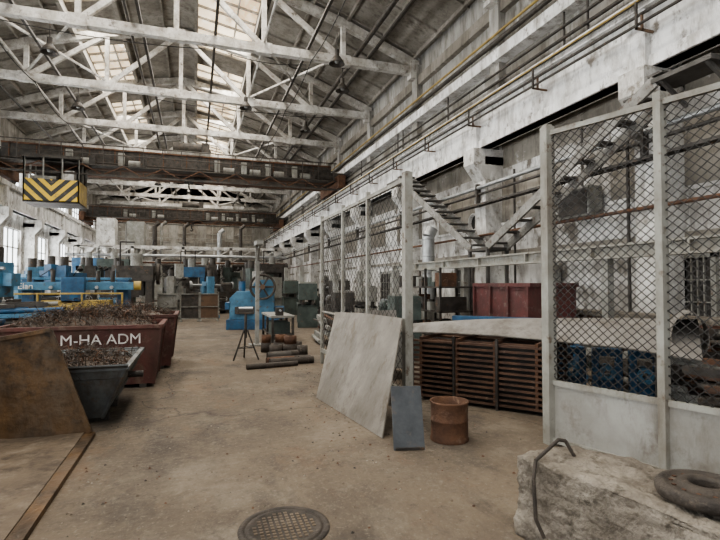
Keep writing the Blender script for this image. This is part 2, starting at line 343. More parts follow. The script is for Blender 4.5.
# ---------------- overhead cranes ----------------
def crane(CY,full):
    b=B()
    for y in (CY-1.1,CY+1.1):
        b.box(XL+.95,XR-.95,y-.22,y+.22,7.95,8.95,'darksteel')
        b.box(XL+.95,XR-.95,y-.3,y+.3,8.92,9.0,'rust'); b.box(XL+.95,XR-.95,y-.3,y+.3,7.9,7.97,'rust')
        for i in range(14): x=XL+1.3+i*1.24; b.box(x-.03,x+.03,y-.26,y+.26,7.95,8.95,'rust')
    for x in (XL+.5,XR-.5):
        b.box(x-.22,x+.22,CY-2.3,CY+2.3,7.5,8.3,'rust'); b.box(x-.33,x+.33,CY-1.4,CY+1.4,8.2,8.6,'darksteel')
        for yy in (CY-1.9,CY+1.9): b.cyl((x-.12,yy,7.575),(x+.12,yy,7.575),.28,'darksteel',20)
    for x0,x1 in ((XL+.72,XL+1.0),(XR-1.0,XR-.72)): b.box(x0,x1,CY-1.3,CY+1.3,8.0,8.6,'darksteel')
    b.box(XL+.8,XR-.8,CY-2.1,CY-1.3,7.9,7.96,'darksteel')
    for z in (8.5,9.0): b.cyl((XL+.8,CY-2.1,z),(XR-.8,CY-2.1,z),.03,'darksteel',6)
    for i in range(19):
        x=XL+.9+i*.98; b.cyl((x,CY-2.1,7.9),(x,CY-2.1,9.0),.025,'darksteel',6)
        if i<18: b.beam((x,CY-2.1,7.0+.4),(x+.98,CY-2.1,7.92),.05,.05,'rust') if i%2 else b.beam((x,CY-2.1,7.92),(x+.98,CY-2.1,7.4),.05,.05,'rust')
    b.box(XL+.8,XR-.8,CY-2.14,CY-2.06,7.34,7.44,'darksteel')
    b.box(-1.6,.8,CY-1.3,CY+1.3,9.0,9.25,'grey'); b.cyl((-1.3,CY-.3,9.65),(.3,CY-.3,9.65),.32,'darksteel',20); b.box(.3,.75,CY-.7,CY+.2,9.25,9.95,'darksteel'); b.cyl((-1.2,CY+.6,9.5),(-.4,CY+.6,9.5),.2,'darksteel',16)
    for dx in (-.6,-.4,-.2): b.cyl((dx,CY-.3,8.0),(dx,CY-.3,9.4),.015,'dark',6)
    b.box(-.65,-.15,CY-.45,CY-.15,7.55,8.05,'darksteel'); 
    b.path([(-.4,CY-.3,7.55),(-.4,CY-.3,7.3),(-.25,CY-.3,7.12),(-.38,CY-.3,6.98),(-.55,CY-.3,7.1)],.05,'dark')
    for x in (-6,-3.5,1.5,3,4.4,6): 
        b.cyl((x,CY-1.7,8.15),(x+.6,CY-1.7,8.15),.2,'grey',14); b.box(x+.6,x+.9,CY-1.9,CY-1.5,7.95,8.45,'darksteel'); b.box(x-.5,x-.2,CY-1.9,CY-1.6,7.95,8.7,'grey')
    b.cyl((XL+1,CY-1.7,8.12),(XR-1,CY-1.7,8.12),.04,'iron',8)
    if full:
        cx0,cx1,cy0,cy1=-8.25,-5.75,CY-2.4,CY-.4
        b.box(cx0,cx1,cy0,cy1,5.75,5.85,'darksteel')
        b.box(cx0,cx1,cy0,cy0+.06,5.8,6.95,'chev'); b.box(cx1-.06,cx1,cy0,cy1,5.8,6.95,'yellow'); b.box(cx0,cx0+.06,cy0,cy1,5.8,6.95,'yellow'); b.box(cx0,cx1,cy1-.06,cy1,5.8,8.1,'darksteel')
        for x in (cx0,cx0+.85,cx0+1.7,cx1-.08): b.box(x,x+.06,cy0,cy0+.06,6.95,8.05,'grey')
        for yy in (cy0,cy0+1,cy1-.08): b.box(cx1-.08,cx1,yy,yy+.08,6.95,8.05,'grey'); b.box(cx0,cx0+.08,yy,yy+.08,6.95,8.05,'grey')
        b.box(cx0-.05,cx1+.05,cy0-.05,cy1+.05,8.05,8.2,'darksteel'); b.box(cx0+.5,cx0+1.1,cy0+.8,cy0+1.4,5.9,6.9,'dark'); b.box(cx0+.3,cx0+1.4,cy0+.2,cy0+.5,6.7,7.15,'grey'); b.box(cx1-.8,cx1-.3,cy0+.3,cy0+.9,6.2,7.5,'white')
        for x in (cx0+.2,cx1-.3): b.box(x,x+.1,cy1-.5,cy1-.4,8.2,8.4,'darksteel')
        for x in (cx0+.2,cx1-.3): b.beam((x,cy1-.4,8.15),(x,CY-1.1,8.2),.12,.12,'darksteel')
    b.done('overhead_crane')
crane(31.0,True); crane(53.0,False)

# ---------------- fences ----------------
def mesh_panel(b,p,q,z0,z1,sp=.085,r=.0032):
    p=Vector(p);q=Vector(q); Ld=(q-p).length; d=(q-p)/Ld; H=z1-z0; sl=.9
    for sg in (1,-1):
        t=-H/sl if sg>0 else 0
        end=Ld if sg>0 else Ld+H/sl
        while t<end:
            if sg>0:
                za=max(0,(0-t)*sl); zb=min(H,(Ld-t)*sl)
            else:
                za=max(0,(t-Ld)*sl); zb=min(H,t*sl)
            if zb-za>.02:
                A=p+d*(t+sg*za/sl);C=p+d*(t+sg*zb/sl)
                b.beam((A.x,A.y,z0+za),(C.x,C.y,z0+zb),r*2,r*2,'wire')
            t+=sp
def fence(posts,ztop,zrail,sheet,pw=.075,sp=.095,r=.003):
    b=B()
    for (x,y) in posts: b.box(x-pw/2,x+pw/2,y-pw/2,y+pw/2,0,ztop+.06,'fence')
    for (p,q) in zip(posts[:-1],posts[1:]):
        P=Vector((*p,0));Q=Vector((*q,0)); d=(Q-P).normalized(); A=P+d*pw/2; C=Q-d*pw/2
        for z in (ztop-.03,zrail): b.beam((A.x,A.y,z),(C.x,C.y,z),.045,.05,'fence')
        mesh_panel(b,(A.x,A.y,0),(C.x,C.y,0),zrail,ztop-.03,sp,r)
        n=Vector((-d.y,d.x,0))*.012
        if sheet:
            b.poly([(A.x,A.y,.03),(C.x,C.y,.03),(C.x,C.y,zrail),(A.x,A.y,zrail)],'panel',n)
            b.beam((A.x,A.y,.05),(C.x,C.y,.05),.045,.05,'fence')
        else:
            b.beam((A.x,A.y,.25),(C.x,C.y,.25),.04,.04,'fence')
            b.beam((A.x,A.y,1.05),(C.x,C.y,1.05),.03,.03,'fence')
    return b
fx=2.45
b=fence([(fx,5.47),(fx,6.9),(fx,8.2),(fx,9.69)],2.92,.28,False,.06,.15,.0022); b.box(fx-.05,fx+.05,5.42,5.52,0,2.97,'fence'); b.done('chain_link_fence')
d=Vector((.31,-1.01)).normalized()
P0=Vector((3.39,4.09)); 
b=fence([tuple(P0+d*(1.06*i)) for i in range(4)],3.16,.62,True,.07,.085,.0033)
b.box(3.34,3.44,4.04,4.14,0,3.2,'fence')
b.done('chain_link_fence')

# ---------------- right wall: stairs, gallery beam ----------------
SX0,SX1=7.5,8.1
def stair(b,y0,z0,y1,z1,x0,x1):
    n=int(abs(z1-z0)/.24)
    for x in (x0,x1): b.beam((x,y0,z0),(x,y1,z1),.06,.22,'stringer')
    for i in range(n+1):
        t=i/n; y=y0+(y1-y0)*t; z=z0+(z1-z0)*t
        b.box(x0-.02,x1+.02,y-.14,y+.14,z+.10,z+.14,'stair')
b=B()
stair(b,17.5,5.65,12.3,2.6,SX0,SX1)
stair(b,11.5,2.6,6.3,5.1,SX0,SX1)
b.box(SX0-.05,SX1+.1,11.4,12.4,2.52,2.6,'stair')
for x,y in ((SX0,11.45),(SX0,12.35),(SX1,11.45),(SX1,12.35)): b.box(x-.04,x+.04,y-.04,y+.04,0,2.55,'stair')
b.box(SX0-.05,8.03,5.3,6.35,5.06,5.14,'stair'); b.box(SX0-.05,8.04,17.5,18.7,5.64,5.72,'stair')
b.beam((SX0,5.4,5.08),(8.1,5.4,4.7),.06,.06,'stair'); b.beam((SX0,6.2,5.08),(8.1,6.2,4.7),.06,.06,'stair')
b.done('steel_staircase')
b=B()
b.box(6.9,7.1,1,17,2.05,2.09,'fence'); b.box(6.9,7.1,1,17,2.26,2.3,'fence'); b.box(6.98,7.02,1,17,2.09,2.26,'fence')
for i in range(9): y=1.5+i*1.9; b.box(6.9,7.1,y-.02,y+.02,2.09,2.26,'fence')
for y in (1.6,6.9,11.8,16.6): b.box(6.93,7.07,y-.07,y+.07,0,2.05,'grey')
b.done('monorail_track')
b=B()
b.cyl((7.95,15.9,1.0),(7.95,15.9,3.3),.22,'silver',20); b.cyl((7.95,15.9,3.3),(8.1,15.9,3.6),.22,'silver',20); b.box(7.7,8.2,15.6,16.2,0,1.0,'grey')
for z in (1.4,2.0,2.6,3.2): b.lathe([(.22,-.02),(.25,0),(.22,.02)],(7.95,15.9,z),'silver')
b.done('ventilation_duct')
b=B()
b.lathe([(.30,0),(.30,-.4),(.24,-.4),(.24,0)],(8.95,13.9,3.6),'white','x'); b.lathe([(.28,-.3),(.001,-.28)],(8.95,13.9,3.6),'dark','x'); b.cyl((8.8,13.9,3.6),(9.06,13.9,3.6),.14,'white')  # dark disc stands for the shade inside the duct mouth
b.done('exhaust_fan_outlet')
b=B()
b.box(8.6,9.0,9.0,10.0,3.2,3.9,'grey'); b.box(8.57,8.6,9.05,9.95,3.25,3.85,'darksteel')
b.box(8.7,9.0,4.9,5.5,3.2,3.8,'grey'); b.cyl((8.9,5.2,3.8),(8.9,5.2,5.6),.03,'darksteel'); b.cyl((8.9,9.5,3.9),(8.9,9.5,5.6),.03,'darksteel')
for y in (4.2,8.2,10.6,12.2,5.9): b.cyl((8.92,y,0),(8.92,y,5.0),.035,'darksteel',8)
for y in (5.0,10.4): 
    b.box(8.75,9.0,y,y+.4,1.5,2.1,'grey'); b.cyl((8.92,y+.2,2.1),(8.92,y+.2,3.2),.02,'dark',6)
b.done('electrical_box')

# ---------------- objects right/middle ----------------
b=B()
BR=Vector((1.86,4.78,0));BL=Vector((1.64,6.77,0));TRr=Vector((2.34,5.36,1.19));TL=Vector((2.06,7.28,1.165))
nrm=(BL-BR).cross(TRr-BR).normalized()*-.014
b.poly([BR,BL,TL,(TL+TRr)/2+Vector((0,0,.02)),TRr],'slab',nrm)
b.done('leaning_steel_plate')
b=B()
b.poly([(1.83,4.40,0),(2.12,4.33,0),(2.17,4.53,.57),(1.88,4.60,.57)],'slate',(-.003,.012,0))
b.beam((1.84,4.40,.015),(2.11,4.335,.015),.03,.02,'darksteel')
b.done('small_steel_sheet')
b=B()
b.lathe([(.17,.02),(.001,.02)],(2.50,4.54,0),'rust')
b.lathe([(.193,0),(.198,.02),(.19,.04),(.188,.2),(.195,.21),(.188,.22),(.19,.37),(.2,.385),(.2,.4),(.18,.4),(.178,.02)],(2.50,4.54,0),'rust',n=36)
b.done('rusty_drum')
b=B(); b.T=TR(2.9,6.33,0,-52)
RL=1.85
for i in range(12):
    z=.05+i*.068
    b.box(0,RL,0,.05,z,z+.028,'rustbar'); b.box(0,RL,1.0,1.05,z,z+.028,'rustbar')
    for j in range(4): x=.12+j*.52; b.box(x,x+.035,0.0,1.05,z+.028,z+.068,'rust')
    b.box(0.03,RL-.05,.2,.3,z,z+.028,'rustbar'); b.box(.03,RL-.05,.65,.75,z,z+.028,'rust')
for x in (.0,.62,1.2,RL-.03): b.box(x,x+.03,-.04,0,0,.9,'darksteel'); b.box(x,x+.03,1.05,1.09,0,.9,'darksteel')
b.box(.1,RL-.1,.08,1.0,.02,.8,'dark')  # dark core paints in the shade between the bars
b.done('rusty_rack_stack')
b=B(); b.T=TR(2.95,6.6,0,-50)
nx_,ny_=24,10; vs=[];fs=[]
for i in range(nx_+1):
    t=i/nx_; x=-.15+3.7*t
    w=.12+1.05*min(1,t*1.25)
    for j in range(ny_+1):
        v=j/ny_; y=-.02+w*v
        z=.90+.03*math.sin(5*t)+(.10+.24*t)*math.sin(v*math.pi*.62)**1.2-.02*t
        if t>.8: z-= (t-.8)*1.1*(1-math.sin(v*math.pi))*.35
        vs.append((x,y,z))
for i in range(nx_):
    for j in range(ny_): a=i*(ny_+1)+j; fs.append((a,a+ny_+1,a+ny_+2,a+1))
b.add(vs,fs,'tarp',True); b.add([(x,y,z-.012) for x,y,z in vs],[f[::-1] for f in fs],'tarp',True)
cur=[]
for i in range(15):
    t=-1.2+4.6*i/14; cur.append((.30*math.cos(t),.30*math.sin(t)))
vv=[];ff=[]
for k_,(cx_,cz_) in enumerate(cur): vv+=[(3.45+cx_*.6,.15,1.0+cz_*.9),(3.45+cx_*.6,1.15,1.0+cz_*.9)]
for k_ in range(14): ff.append((2*k_,2*k_+2,2*k_+3,2*k_+1))
b.add(vv,ff,'tarp',True)
for y0 in (.1,1.0): b.box(3.1,3.16,y0,y0+.06,0,.86,'darksteel')
b.box(3.1,3.16,.1,1.06,.80,.86,'darksteel')
b.done('bent_steel_sheet')
b=B(); b.T=TR(3.9,7.6,0,-48)
b.box(0,2.3,.95,1.15,.86,1.0,'blue'); b.box(0,2.3,1.0,1.1,.7,.86,'blue'); b.box(0,2.3,.95,1.15,.62,.7,'blue')
for x in (.1,1.1,2.1): b.box(x,x+.12,.95,1.15,0,.62,'blue'); b.box(x-.1,x+.22,.8,1.3,0,.04,'blue')
b.done('blue_steel_trestle')
b=B()
b.box(6.2,7.3,8.0,10.0,.5,1.58,'redcab'); b.box(6.16,7.34,7.96,10.04,1.54,1.62,'redcab')
for y in (8.0,8.65,9.3,9.95): b.box(6.14,6.2,y,y+.05,.5,1.56,'redcab')
for y in (8.2,9.6):
    for x in (6.3,7.1): b.box(x,x+.12,y,y+.12,0,.5,'darksteel')
b.done('red_steel_bin')
b=B()
for y in (10.6,11.4,12.6,13.6):
    for x in (5.6,6.5): b.box(x,x+.05,y,y+.05,0,2.0,'darksteel')
for z in (.3,.9,1.5):
    b.box(5.6,6.55,10.6,13.65,z,z+.04,'darksteel')
    for i in range(12):
        y=10.75+i*.235; h=U(.1,.4); k=random.choice(['rust','grey','darksteel','green','darksteel','redcab'])
        if R()<.5: b.box(5.65,5.65+U(.3,.8),y,y+.19,z+.04,z+.04+h,k)
        else: b.cyl((5.85,y+.1,z+.04),(5.85,y+.1,z+.04+h),.09,k,12)
b.done('parts_shelving')

def lathe_machine(x,y,rot,col,S=1.0,name='metal_lathe'):
    b=B(); b.T=TR(x,y,0,rot)@Matrix.Scale(S,4)
    b.box(-1.3,-.6,-.3,.3,0,.7,col); b.box(.8,1.3,-.28,.28,0,.7,col); b.box(-.6,.8,-.25,.25,.1,.16,col)
    b.box(-1.3,1.3,-.2,-.1,.7,.85,'darksteel'); b.box(-1.3,1.3,.1,.2,.7,.85,'darksteel'); b.box(-1.3,1.3,-.3,.3,.62,.7,col)
    b.box(-1.35,-.6,-.28,.28,.85,1.35,col); b.box(-1.3,-.65,-.24,.24,1.35,1.4,'grey')
    b.cyl((-.6,0,1.1),(-.45,0,1.1),.16,'silver',20); b.cyl((-.45,0,1.1),(.7,0,1.1),.04,'silver',12)
    b.box(-.2,.25,-.38,.3,.85,.95,col); b.box(-.18,.22,-.42,-.3,.5,.9,col); b.box(-.05,.12,-.2,.1,.95,1.12,'darksteel')
    b.cyl((.05,-.42,.68),(.05,-.5,.68),.1,'silver',16); b.cyl((.1,-.5,.75),(.1,-.56,.75),.015,'dark',6)
    b.box(.75,1.1,-.16,.16,.85,1.05,col); b.cyl((.7,0,1.1),(1.15,0,1.1),.1,col,16); b.cyl((1.15,0,1.1),(1.2,0,1.1),.13,'silver',16)
    for k in range(4): b.cyl((-1.2+k*.17,-.28,1.15),(-1.2+k*.17,-.33,1.15),.045,'dark',10)
    b.box(-1.0,-.7,.1,.24,1.4,1.9,'grey')
    b.cyl((0.6,-.35,.5),(-.6,-.35,.5),.02,'silver',8)
    return b.done(name,.012)
lathe_machine(4.4,10.6,80,'green'); lathe_machine(4.3,15.2,85,'darksteel'); lathe_machine(4.2,19.2,80,'green',1.2); lathe_machine(6.3,23,90,'darksteel',1.3)
lathe_machine(4.9,27,85,'green',1.3); lathe_machine(6.2,18.8,90,'grey',1.1); lathe_machine(-7.2,20.5,90,'green',1.2); lathe_machine(-7.6,11.3,95,'bluelight',1.1)
def mill(x,y,rot,col,S=1.0):
    b=B(); b.T=TR(x,y,0,rot)@Matrix.Scale(S,4)
    b.box(-.4,.4,-.7,.5,0,.15,col)
    b.poly([(-.28,.45,.15),(-.28,-.1,.15),(-.28,-.02,1.5),(-.28,.45,1.5)],col,(.56,0,0))
    b.box(-.2,.2,-.55,.5,1.5,1.72,col); b.box(-.16,.16,-.62,-.32,1.15,1.95,col); b.cyl((0,-.47,1.95),(0,-.47,2.25),.13,'darksteel',16); b.cyl((0,-.47,.98),(0,-.47,1.15),.04,'silver',12)
    b.box(-.2,.2,-.6,-.08,.5,.8,col); b.box(-.7,.7,-.6,-.25,.8,.9,'darksteel'); b.box(-.1,.2,-.55,-.3,.9,1.02,'silver')
    for s in (-1,1): b.lathe([(.10,-.01),(.12,-.01),(.12,.01),(.10,.01),(.10,-.01)],(s*.78,-.43,.85),'silver','x',16); b.cyl((s*.7,-.43,.85),(s*.8,-.43,.85),.02,'silver',8)
    b.cyl((0,-.5,.15),(0,-.5,.5),.05,'silver',10); b.lathe([(.11,-.01),(.13,-.01),(.13,.01),(.11,.01),(.11,-.01)],(0,-.68,.65),'silver','y',16)
    b.box(.28,.42,0,.35,.9,1.4,'grey'); b.cyl((.2,-.3,1.6),(.55,-.5,1.9),.015,'dark',6); b.cyl((.55,-.5,1.9),(.6,-.55,1.8),.06,'dark',10,.09)
    b.done('milling_machine',.012)
for x,y,r,k,S in ((-6.2,22.3,30,'bluelight',1.15),(-4.8,23.0,-20,'blue',1.2),(-7.0,27,60,'blue',1.3),(-5.2,28.5,10,'darksteel',1.3),(-3.4,26.5,0,'bluelight',1.2),(-8.3,24.3,40,'grey',1.2),(-6.4,33,20,'green',1.4),(-4.2,33,-20,'darksteel',1.4),(-8.2,31,30,'bluelight',1.3),(3.0,24,-60,'green',1.2),(3.6,30.5,-80,'darksteel',1.3),(3.0,21.3,-70,'grey',1.1),(-2.2,29.5,10,'darksteel',1.2),(2.4,34.6,-30,'green',1.4),(-.6,37,0,'darksteel',1.5),(-2.6,38,10,'grey',1.5),(1.4,40,-10,'darksteel',1.6),(-.9,24.2,-15,'grey',1.0),(.6,24.6,10,'bluelight',1.0)): mill(x,y,r,k,S)

def drill(x,y,rot,col,S=1):
    b=B(); b.T=TR(x,y,0,rot)@Matrix.Scale(S,4)
    b.box(-.5,.5,-.9,.5,0,.18,col); b.cyl((0,.1,.18),(0,.1,2.3),.19,col,24); b.cyl((0,.1,2.3),(0,.1,2.42),.24,col,24)
    b.box(-.17,.17,-1.5,.35,1.55,1.85,col); b.box(-.25,.25,-1.3,-.8,1.3,2.1,col); b.cyl((0,-1.05,2.1),(0,-1.05,2.45),.15,'darksteel',18)
    b.cyl((0,-1.05,1.0),(0,-1.05,1.3),.06,'silver',14); b.cyl((.25,-1.05,1.6),(.33,-1.05,1.6),.14,'darksteel',18)
    for a in range(3):
        t=a*2.1; b.cyl((.33,-1.05,1.6),(.36,-1.05+.3*math.cos(t),1.6+.3*math.sin(t)),.015,'silver',6)
    b.box(-.35,.35,-.85,-.25,.18,.65,'darksteel'); b.cyl((-.25,-.3,1.95),(-.25,-1.4,1.95),.04,'silver',8); b.path([(0,.1,2.42),(.1,-.2,2.7),(.1,-.7,2.7),(0,-1.05,2.45)],.02,'dark',6)
    return b.done('radial_drill_press',.015)
drill(-5.35,13.6,75,'bluelight',1.0); drill(-8.2,17.5,70,'blue',1.1)
b=B(); b.T=TR(-3.3,16.6,0,0)
b.box(-1.9,1.5,-.5,.5,0,.7,'green'); b.box(-2.1,1.7,-.42,.42,.7,.82,'darksteel')
for x in (-1.55,1.0): b.box(x,x+.32,.3,1.0,0,1.75,'blue')
b.box(-1.7,1.5,-.05,.3,1.42,1.66,'bluelight'); b.box(-.4,.2,-.3,-.05,1.05,1.8,'blue'); b.box(-1.6,1.35,.35,.95,1.72,1.8,'bluelight')
b.cyl((1.5,.1,1.55),(1.7,.1,1.55),.14,'yellow',16)
for z in (.95,1.3): b.box(-2.0,1.3,-.72,-.68,z,z+.05,'yellow')
for x in (-2.0,-.9,.2,1.25): b.box(x,x+.05,-.74,-.66,0,1.35,'yellow')
b.box(-.9,.9,-.3,.3,.82,1.12,'yellow'); b.box(-1.7,-1.2,-.3,.3,.82,1.0,'rust')
for x in (-1.3,-.7,.5,.9): b.cyl((x,.1,1.66),(x,.1,2.0),.06,'darksteel',10); b.cyl((x,-.06,1.5),(x,-.14,1.5),.05,'silver',10)
o=b.done('gantry_planer',.012)
def text(s,size,loc,rot,par,col='letter'):
    cu=bpy.data.curves.new('lettering','FONT'); cu.body=s; cu.size=size; cu.extrude=.002; cu.materials.append(M[col])
    t=bpy.data.objects.new('lettering',cu); bpy.context.collection.objects.link(t); t.location=loc; t.rotation_euler=rot; t.parent=par
text('Elan',.24,(-4.85,16.53,1.46),(math.radians(90),0,0),o)
b=B(); b.T=TR(2.0,18.0,0,-10)
b.box(-.9,.9,-.45,.55,0,.35,'blue')
b.poly([(-.8,-.35,.35),(-.8,-.35,1.1),(-.55,-.35,1.35),(-.1,-.35,1.35),(.1,-.35,1.75),(.75,-.35,1.75),(.75,-.35,.35)],'bluelight',(0,.75,0))
b.lathe([(.42,-.06),(.46,-.06),(.46,.06),(.42,.06),(.38,.03),(.38,-.03),(.42,-.06)],(.35,-.55,1.5),'iron','y')
b.cyl((.35,-.7,1.5),(.35,-.3,1.5),.09,'orange',16)
for a in range(6): t=a*math.pi/3; b.beam((.35,-.55,1.5),(.35+.4*math.cos(t),-.55,1.5+.4*math.sin(t)),.05,.06,'iron')
b.box(-.95,-.8,-.4,.45,.7,.95,'blue'); b.box(-.6,0,-.5,-.35,.55,.8,'darksteel'); b.box(.75,1.1,-.2,.3,.35,.8,'blue'); b.cyl((-.4,0,1.35),(-.4,0,1.7),.12,'blue',14)
b.done('punch_shear_machine',.015)
b=B()
c=Vector((1.03,10.7,0))
for a in (90,210,330):
    t=math.radians(a); b.cyl((c.x+.3*math.cos(t),c.y+.3*math.sin(t),0),(c.x+.04*math.cos(t),c.y+.04*math.sin(t),.62),.018,'darksteel',8)
b.cyl((c.x,c.y,.45),(c.x,c.y,.98),.03,'darksteel',10); b.box(c.x-.18,c.x+.18,c.y-.03,c.y+.03,.96,1.0,'darksteel')
for s in (-.18,.15): b.box(c.x+s,c.x+s+.03,c.y-.03,c.y+.03,1.0,1.12,'darksteel')
b.cyl((c.x-.17,c.y,1.08),(c.x+.17,c.y,1.08),.03,'silver',12)
for a in (90,210,330):
    t=math.radians(a);t2=math.radians(a+120); b.cyl((c.x+.2*math.cos(t),c.y+.2*math.sin(t),.25),(c.x+.2*math.cos(t2),c.y+.2*math.sin(t2),.25),.01,'darksteel',6)
b.done('roller_stand')
b=B(); b.box(1.5,1.6,13.0,13.1,0,2.6,'grey'); b.box(1.35,1.75,12.85,13.25,0,.04,'grey'); b.box(1.47,1.63,12.5,13.2,2.6,2.72,'grey'); b.beam((1.55,13.05,2.2),(1.55,12.6,2.62),.05,.05,'grey')
b.done('steel_post')
b=B(); b.T=TR(1.4,9.7,0,6)
b.cyl((.0,0,.07),(.9,.02,.07),.07,'iron',16); b.cyl((-.02,.17,.07),(.55,.19,.07),.07,'rust',16); b.cyl((.65,.17,.07),(.9,.22,.07),.06,'iron',16)
b.cyl((.1,.36,.06),(.9,.36,.06),.06,'iron',16); b.cyl((.1,.6,.09),(.6,.6,.09),.09,'darksteel',16); b.cyl((-.5,-.25,.05),(.5,-.2,.05),.05,'iron',14); b.cyl((.2,.85,.08),(.85,.9,.08),.08,'iron',16)
b.done('round_steel_bars')
b=B()
for i,(x,y,r) in enumerate(((1.75,11.2,.14),(2.1,11.3,.16),(2.3,10.9,.12),(1.95,11.7,.15),(2.3,11.65,.15),(1.6,11.7,.12),(2.0,12.1,.16))):
    b.lathe([(r*.45,0),(r,0),(r,.22),(r*.45,.22),(r*.45,0)],(x,y,0),'iron')
    if i%2: b.lathe([(r*.45,.22),(r*.9,.22),(r*.9,.4),(r*.45,.4)],(x,y,0),'rust')
b.done('steel_ring_pile')
b=B()
b.box(1.95,2.6,13.3,15.3,.68,.74,'grey')
for x in (1.97,2.52):
    for y in (13.32,14.3,15.22): b.box(x,x+.06,y,y+.06,0,.68,'darksteel')
b.box(1.97,2.58,13.3,15.3,.2,.23,'darksteel'); b.box(2.0,2.5,13.5,14.1,.23,.55,'green'); b.box(2.05,2.5,14.4,15.0,.23,.5,'rust'); b.box(2.1,2.3,13.4,13.6,.74,.95,'darksteel'); b.cyl((2.2,13.25,.88),(2.2,13.7,.88),.03,'silver',8)
b.done('steel_work_bench')
b=B(); b.box(2.75,3.5,7.6,8.8,.5,.56,'grey'); b.box(2.7,3.5,7.55,7.6,.2,.75,'grey')
for x in (2.75,3.42):
    for y in (7.6,8.7): b.box(x,x+.06,y,y+.06,0,.55,'darksteel')
b.poly([(2.75,7.65,.57),(3.3,7.65,.57),(3.3,7.85,1.15),(2.75,7.85,1.15)],'tarp',(0,.015,0))
b.done('steel_work_table')

def pile(name,x,y,rot,n,L,ks,W=1.2,H=.8):
    b=B(); b.T=TR(x,y,0,rot)
    for i in range(n):
        z=.06+H*(i/n); yy=U(-W/2,W/2)*(1-.5*i/n); l=U(.5,1)*L; xo=U(-.3,.3); s=U(.05,.12)
        k=random.choice(ks)
        if R()<.5: b.beam((xo-l/2,yy,z),(xo+l/2,yy+U(-.2,.2),z+U(0,.1)),s,s,k)
        else: b.cyl((xo-l/2,yy,z),(xo+l/2,yy+U(-.2,.2),z+U(0,.1)),s/2,k,10)
    return b.done(name)
pile('scrap_steel_pile',5.3,2.6,-80,90,2.0,['rust','darksteel','rustbar','iron','grey'],1.1,.8)
pile('scrap_steel_pile',6.3,5.3,-85,80,2.0,['rust','darksteel','grey','iron'],.7,.9)
pile('scrap_steel_pile',3.5,12.9,85,40,1.6,['rust','darksteel','grey'],.8,.6)
b=B(); b.box(7.75,8.15,1.5,11.2,0,.95,'brick'); b.box(7.7,8.2,1.5,11.2,.95,1.05,'concrete')
b.done('low_brick_partition')
def oildrum(x,y,k):
    b=B(); b.lathe([(.001,0),(.29,0),(.29,.28),(.3,.3),(.29,.32),(.29,.58),(.3,.6),(.29,.62),(.29,.86),(.3,.88),(.27,.87),(.001,.86)],(x,y,0),k); b.cyl((x+.15,y,.86),(x+.15,y,.89),.04,'darksteel',10); b.done('oil_drum')
oildrum(7.35,3.4,'blue'); oildrum(7.3,4.3,'rust'); oildrum(7.4,7.5,'green'); oildrum(5.5,9.2,'redcab')
b=B()
for i in range(3):
    b.T=TR(5.1+.30*i,5.7-.34*i,0,-40)@Matrix.Scale(.85,4)
    b.box(-.22,.22,-.1,.1,.0,.1,'blue'); b.box(-.22,-.12,-.1,.1,.1,.75,'blue'); b.box(.12,.22,-.1,.1,.1,.75,'blue'); b.box(-.22,.22,-.1,.1,.72,.84,'blue')
    b.lathe([(.05,-.11),(.13,-.11),(.13,.11),(.05,.11),(.05,-.11)],(0,0,.45),'bluelight','y',20); b.box(-.12,.12,-.03,.03,.1,.35,'blue')
b.done('blue_machine_castings',.01)

def conc_block():
    pts=[(1.97,2.70),(2.50,2.74),(3.0,1.25),(2.42,.75)]
    me=bpy.data.meshes.new('concrete_block'); bm=bmesh.new()
    lo=[bm.verts.new((x,y,0)) for x,y in pts]; hi=[bm.verts.new((x,y,.5)) for x,y in pts]
    bm.faces.new(lo); bm.faces.new(hi[::-1])
    for i in range(4): bm.faces.new((lo[i],hi[i],hi[(i+1)%4],lo[(i+1)%4]))
    bmesh.ops.recalc_face_normals(bm,faces=bm.faces)
    bmesh.ops.subdivide_edges(bm,edges=bm.edges,cuts=40,use_grid_fill=True)
    bm.normal_update()
    for v in bm.verts:
        n=noise.fractal(v.co*7,1.0,2.0,4)*.024+noise.fractal(v.co*25,1.0,2.0,3)*.006
        v.co+=v.normal*n
        e=noise.noise(v.co*3)
        if v.co.z>.46: v.co.z-=max(0,e)*.04
        if v.co.z<.02: v.co.z=0
    bm.to_mesh(me); bm.free(); me.materials.append(M['concrete'])
    ob=bpy.data.objects.new('concrete_block',me); bpy.context.collection.objects.link(ob)
    for p in me.polygons: p.use_smooth=True
    ob2=B(); ob2.path([(1.97,2.44,.10),(1.935,2.47,.2),(1.945,2.5,.42),(1.985,2.53,.52),(2.2,2.58,.61),(2.25,2.575,.60),(2.30,2.55,.5)],.0115,'iron',8)
    o=ob2.done('lifting_loop'); o.parent=ob
conc_block()
b=B()
b.lathe([(.07,.0),(.215,.0),(.225,.02),(.225,.05),(.205,.068),(.18,.07),(.17,.058),(.13,.058),(.12,.075),(.08,.078),(.07,.06),(.07,.0)],(2.47,1.83,.515),'iron',n=48)
for a in range(14):
    t=a*math.pi/7; b.box(2.47+.15*math.cos(t)-.008,2.47+.15*math.cos(t)+.008,1.83+.15*math.sin(t)-.008,1.83+.15*math.sin(t)+.008,.57,.578,'rust')
b.done('cast_iron_flange')

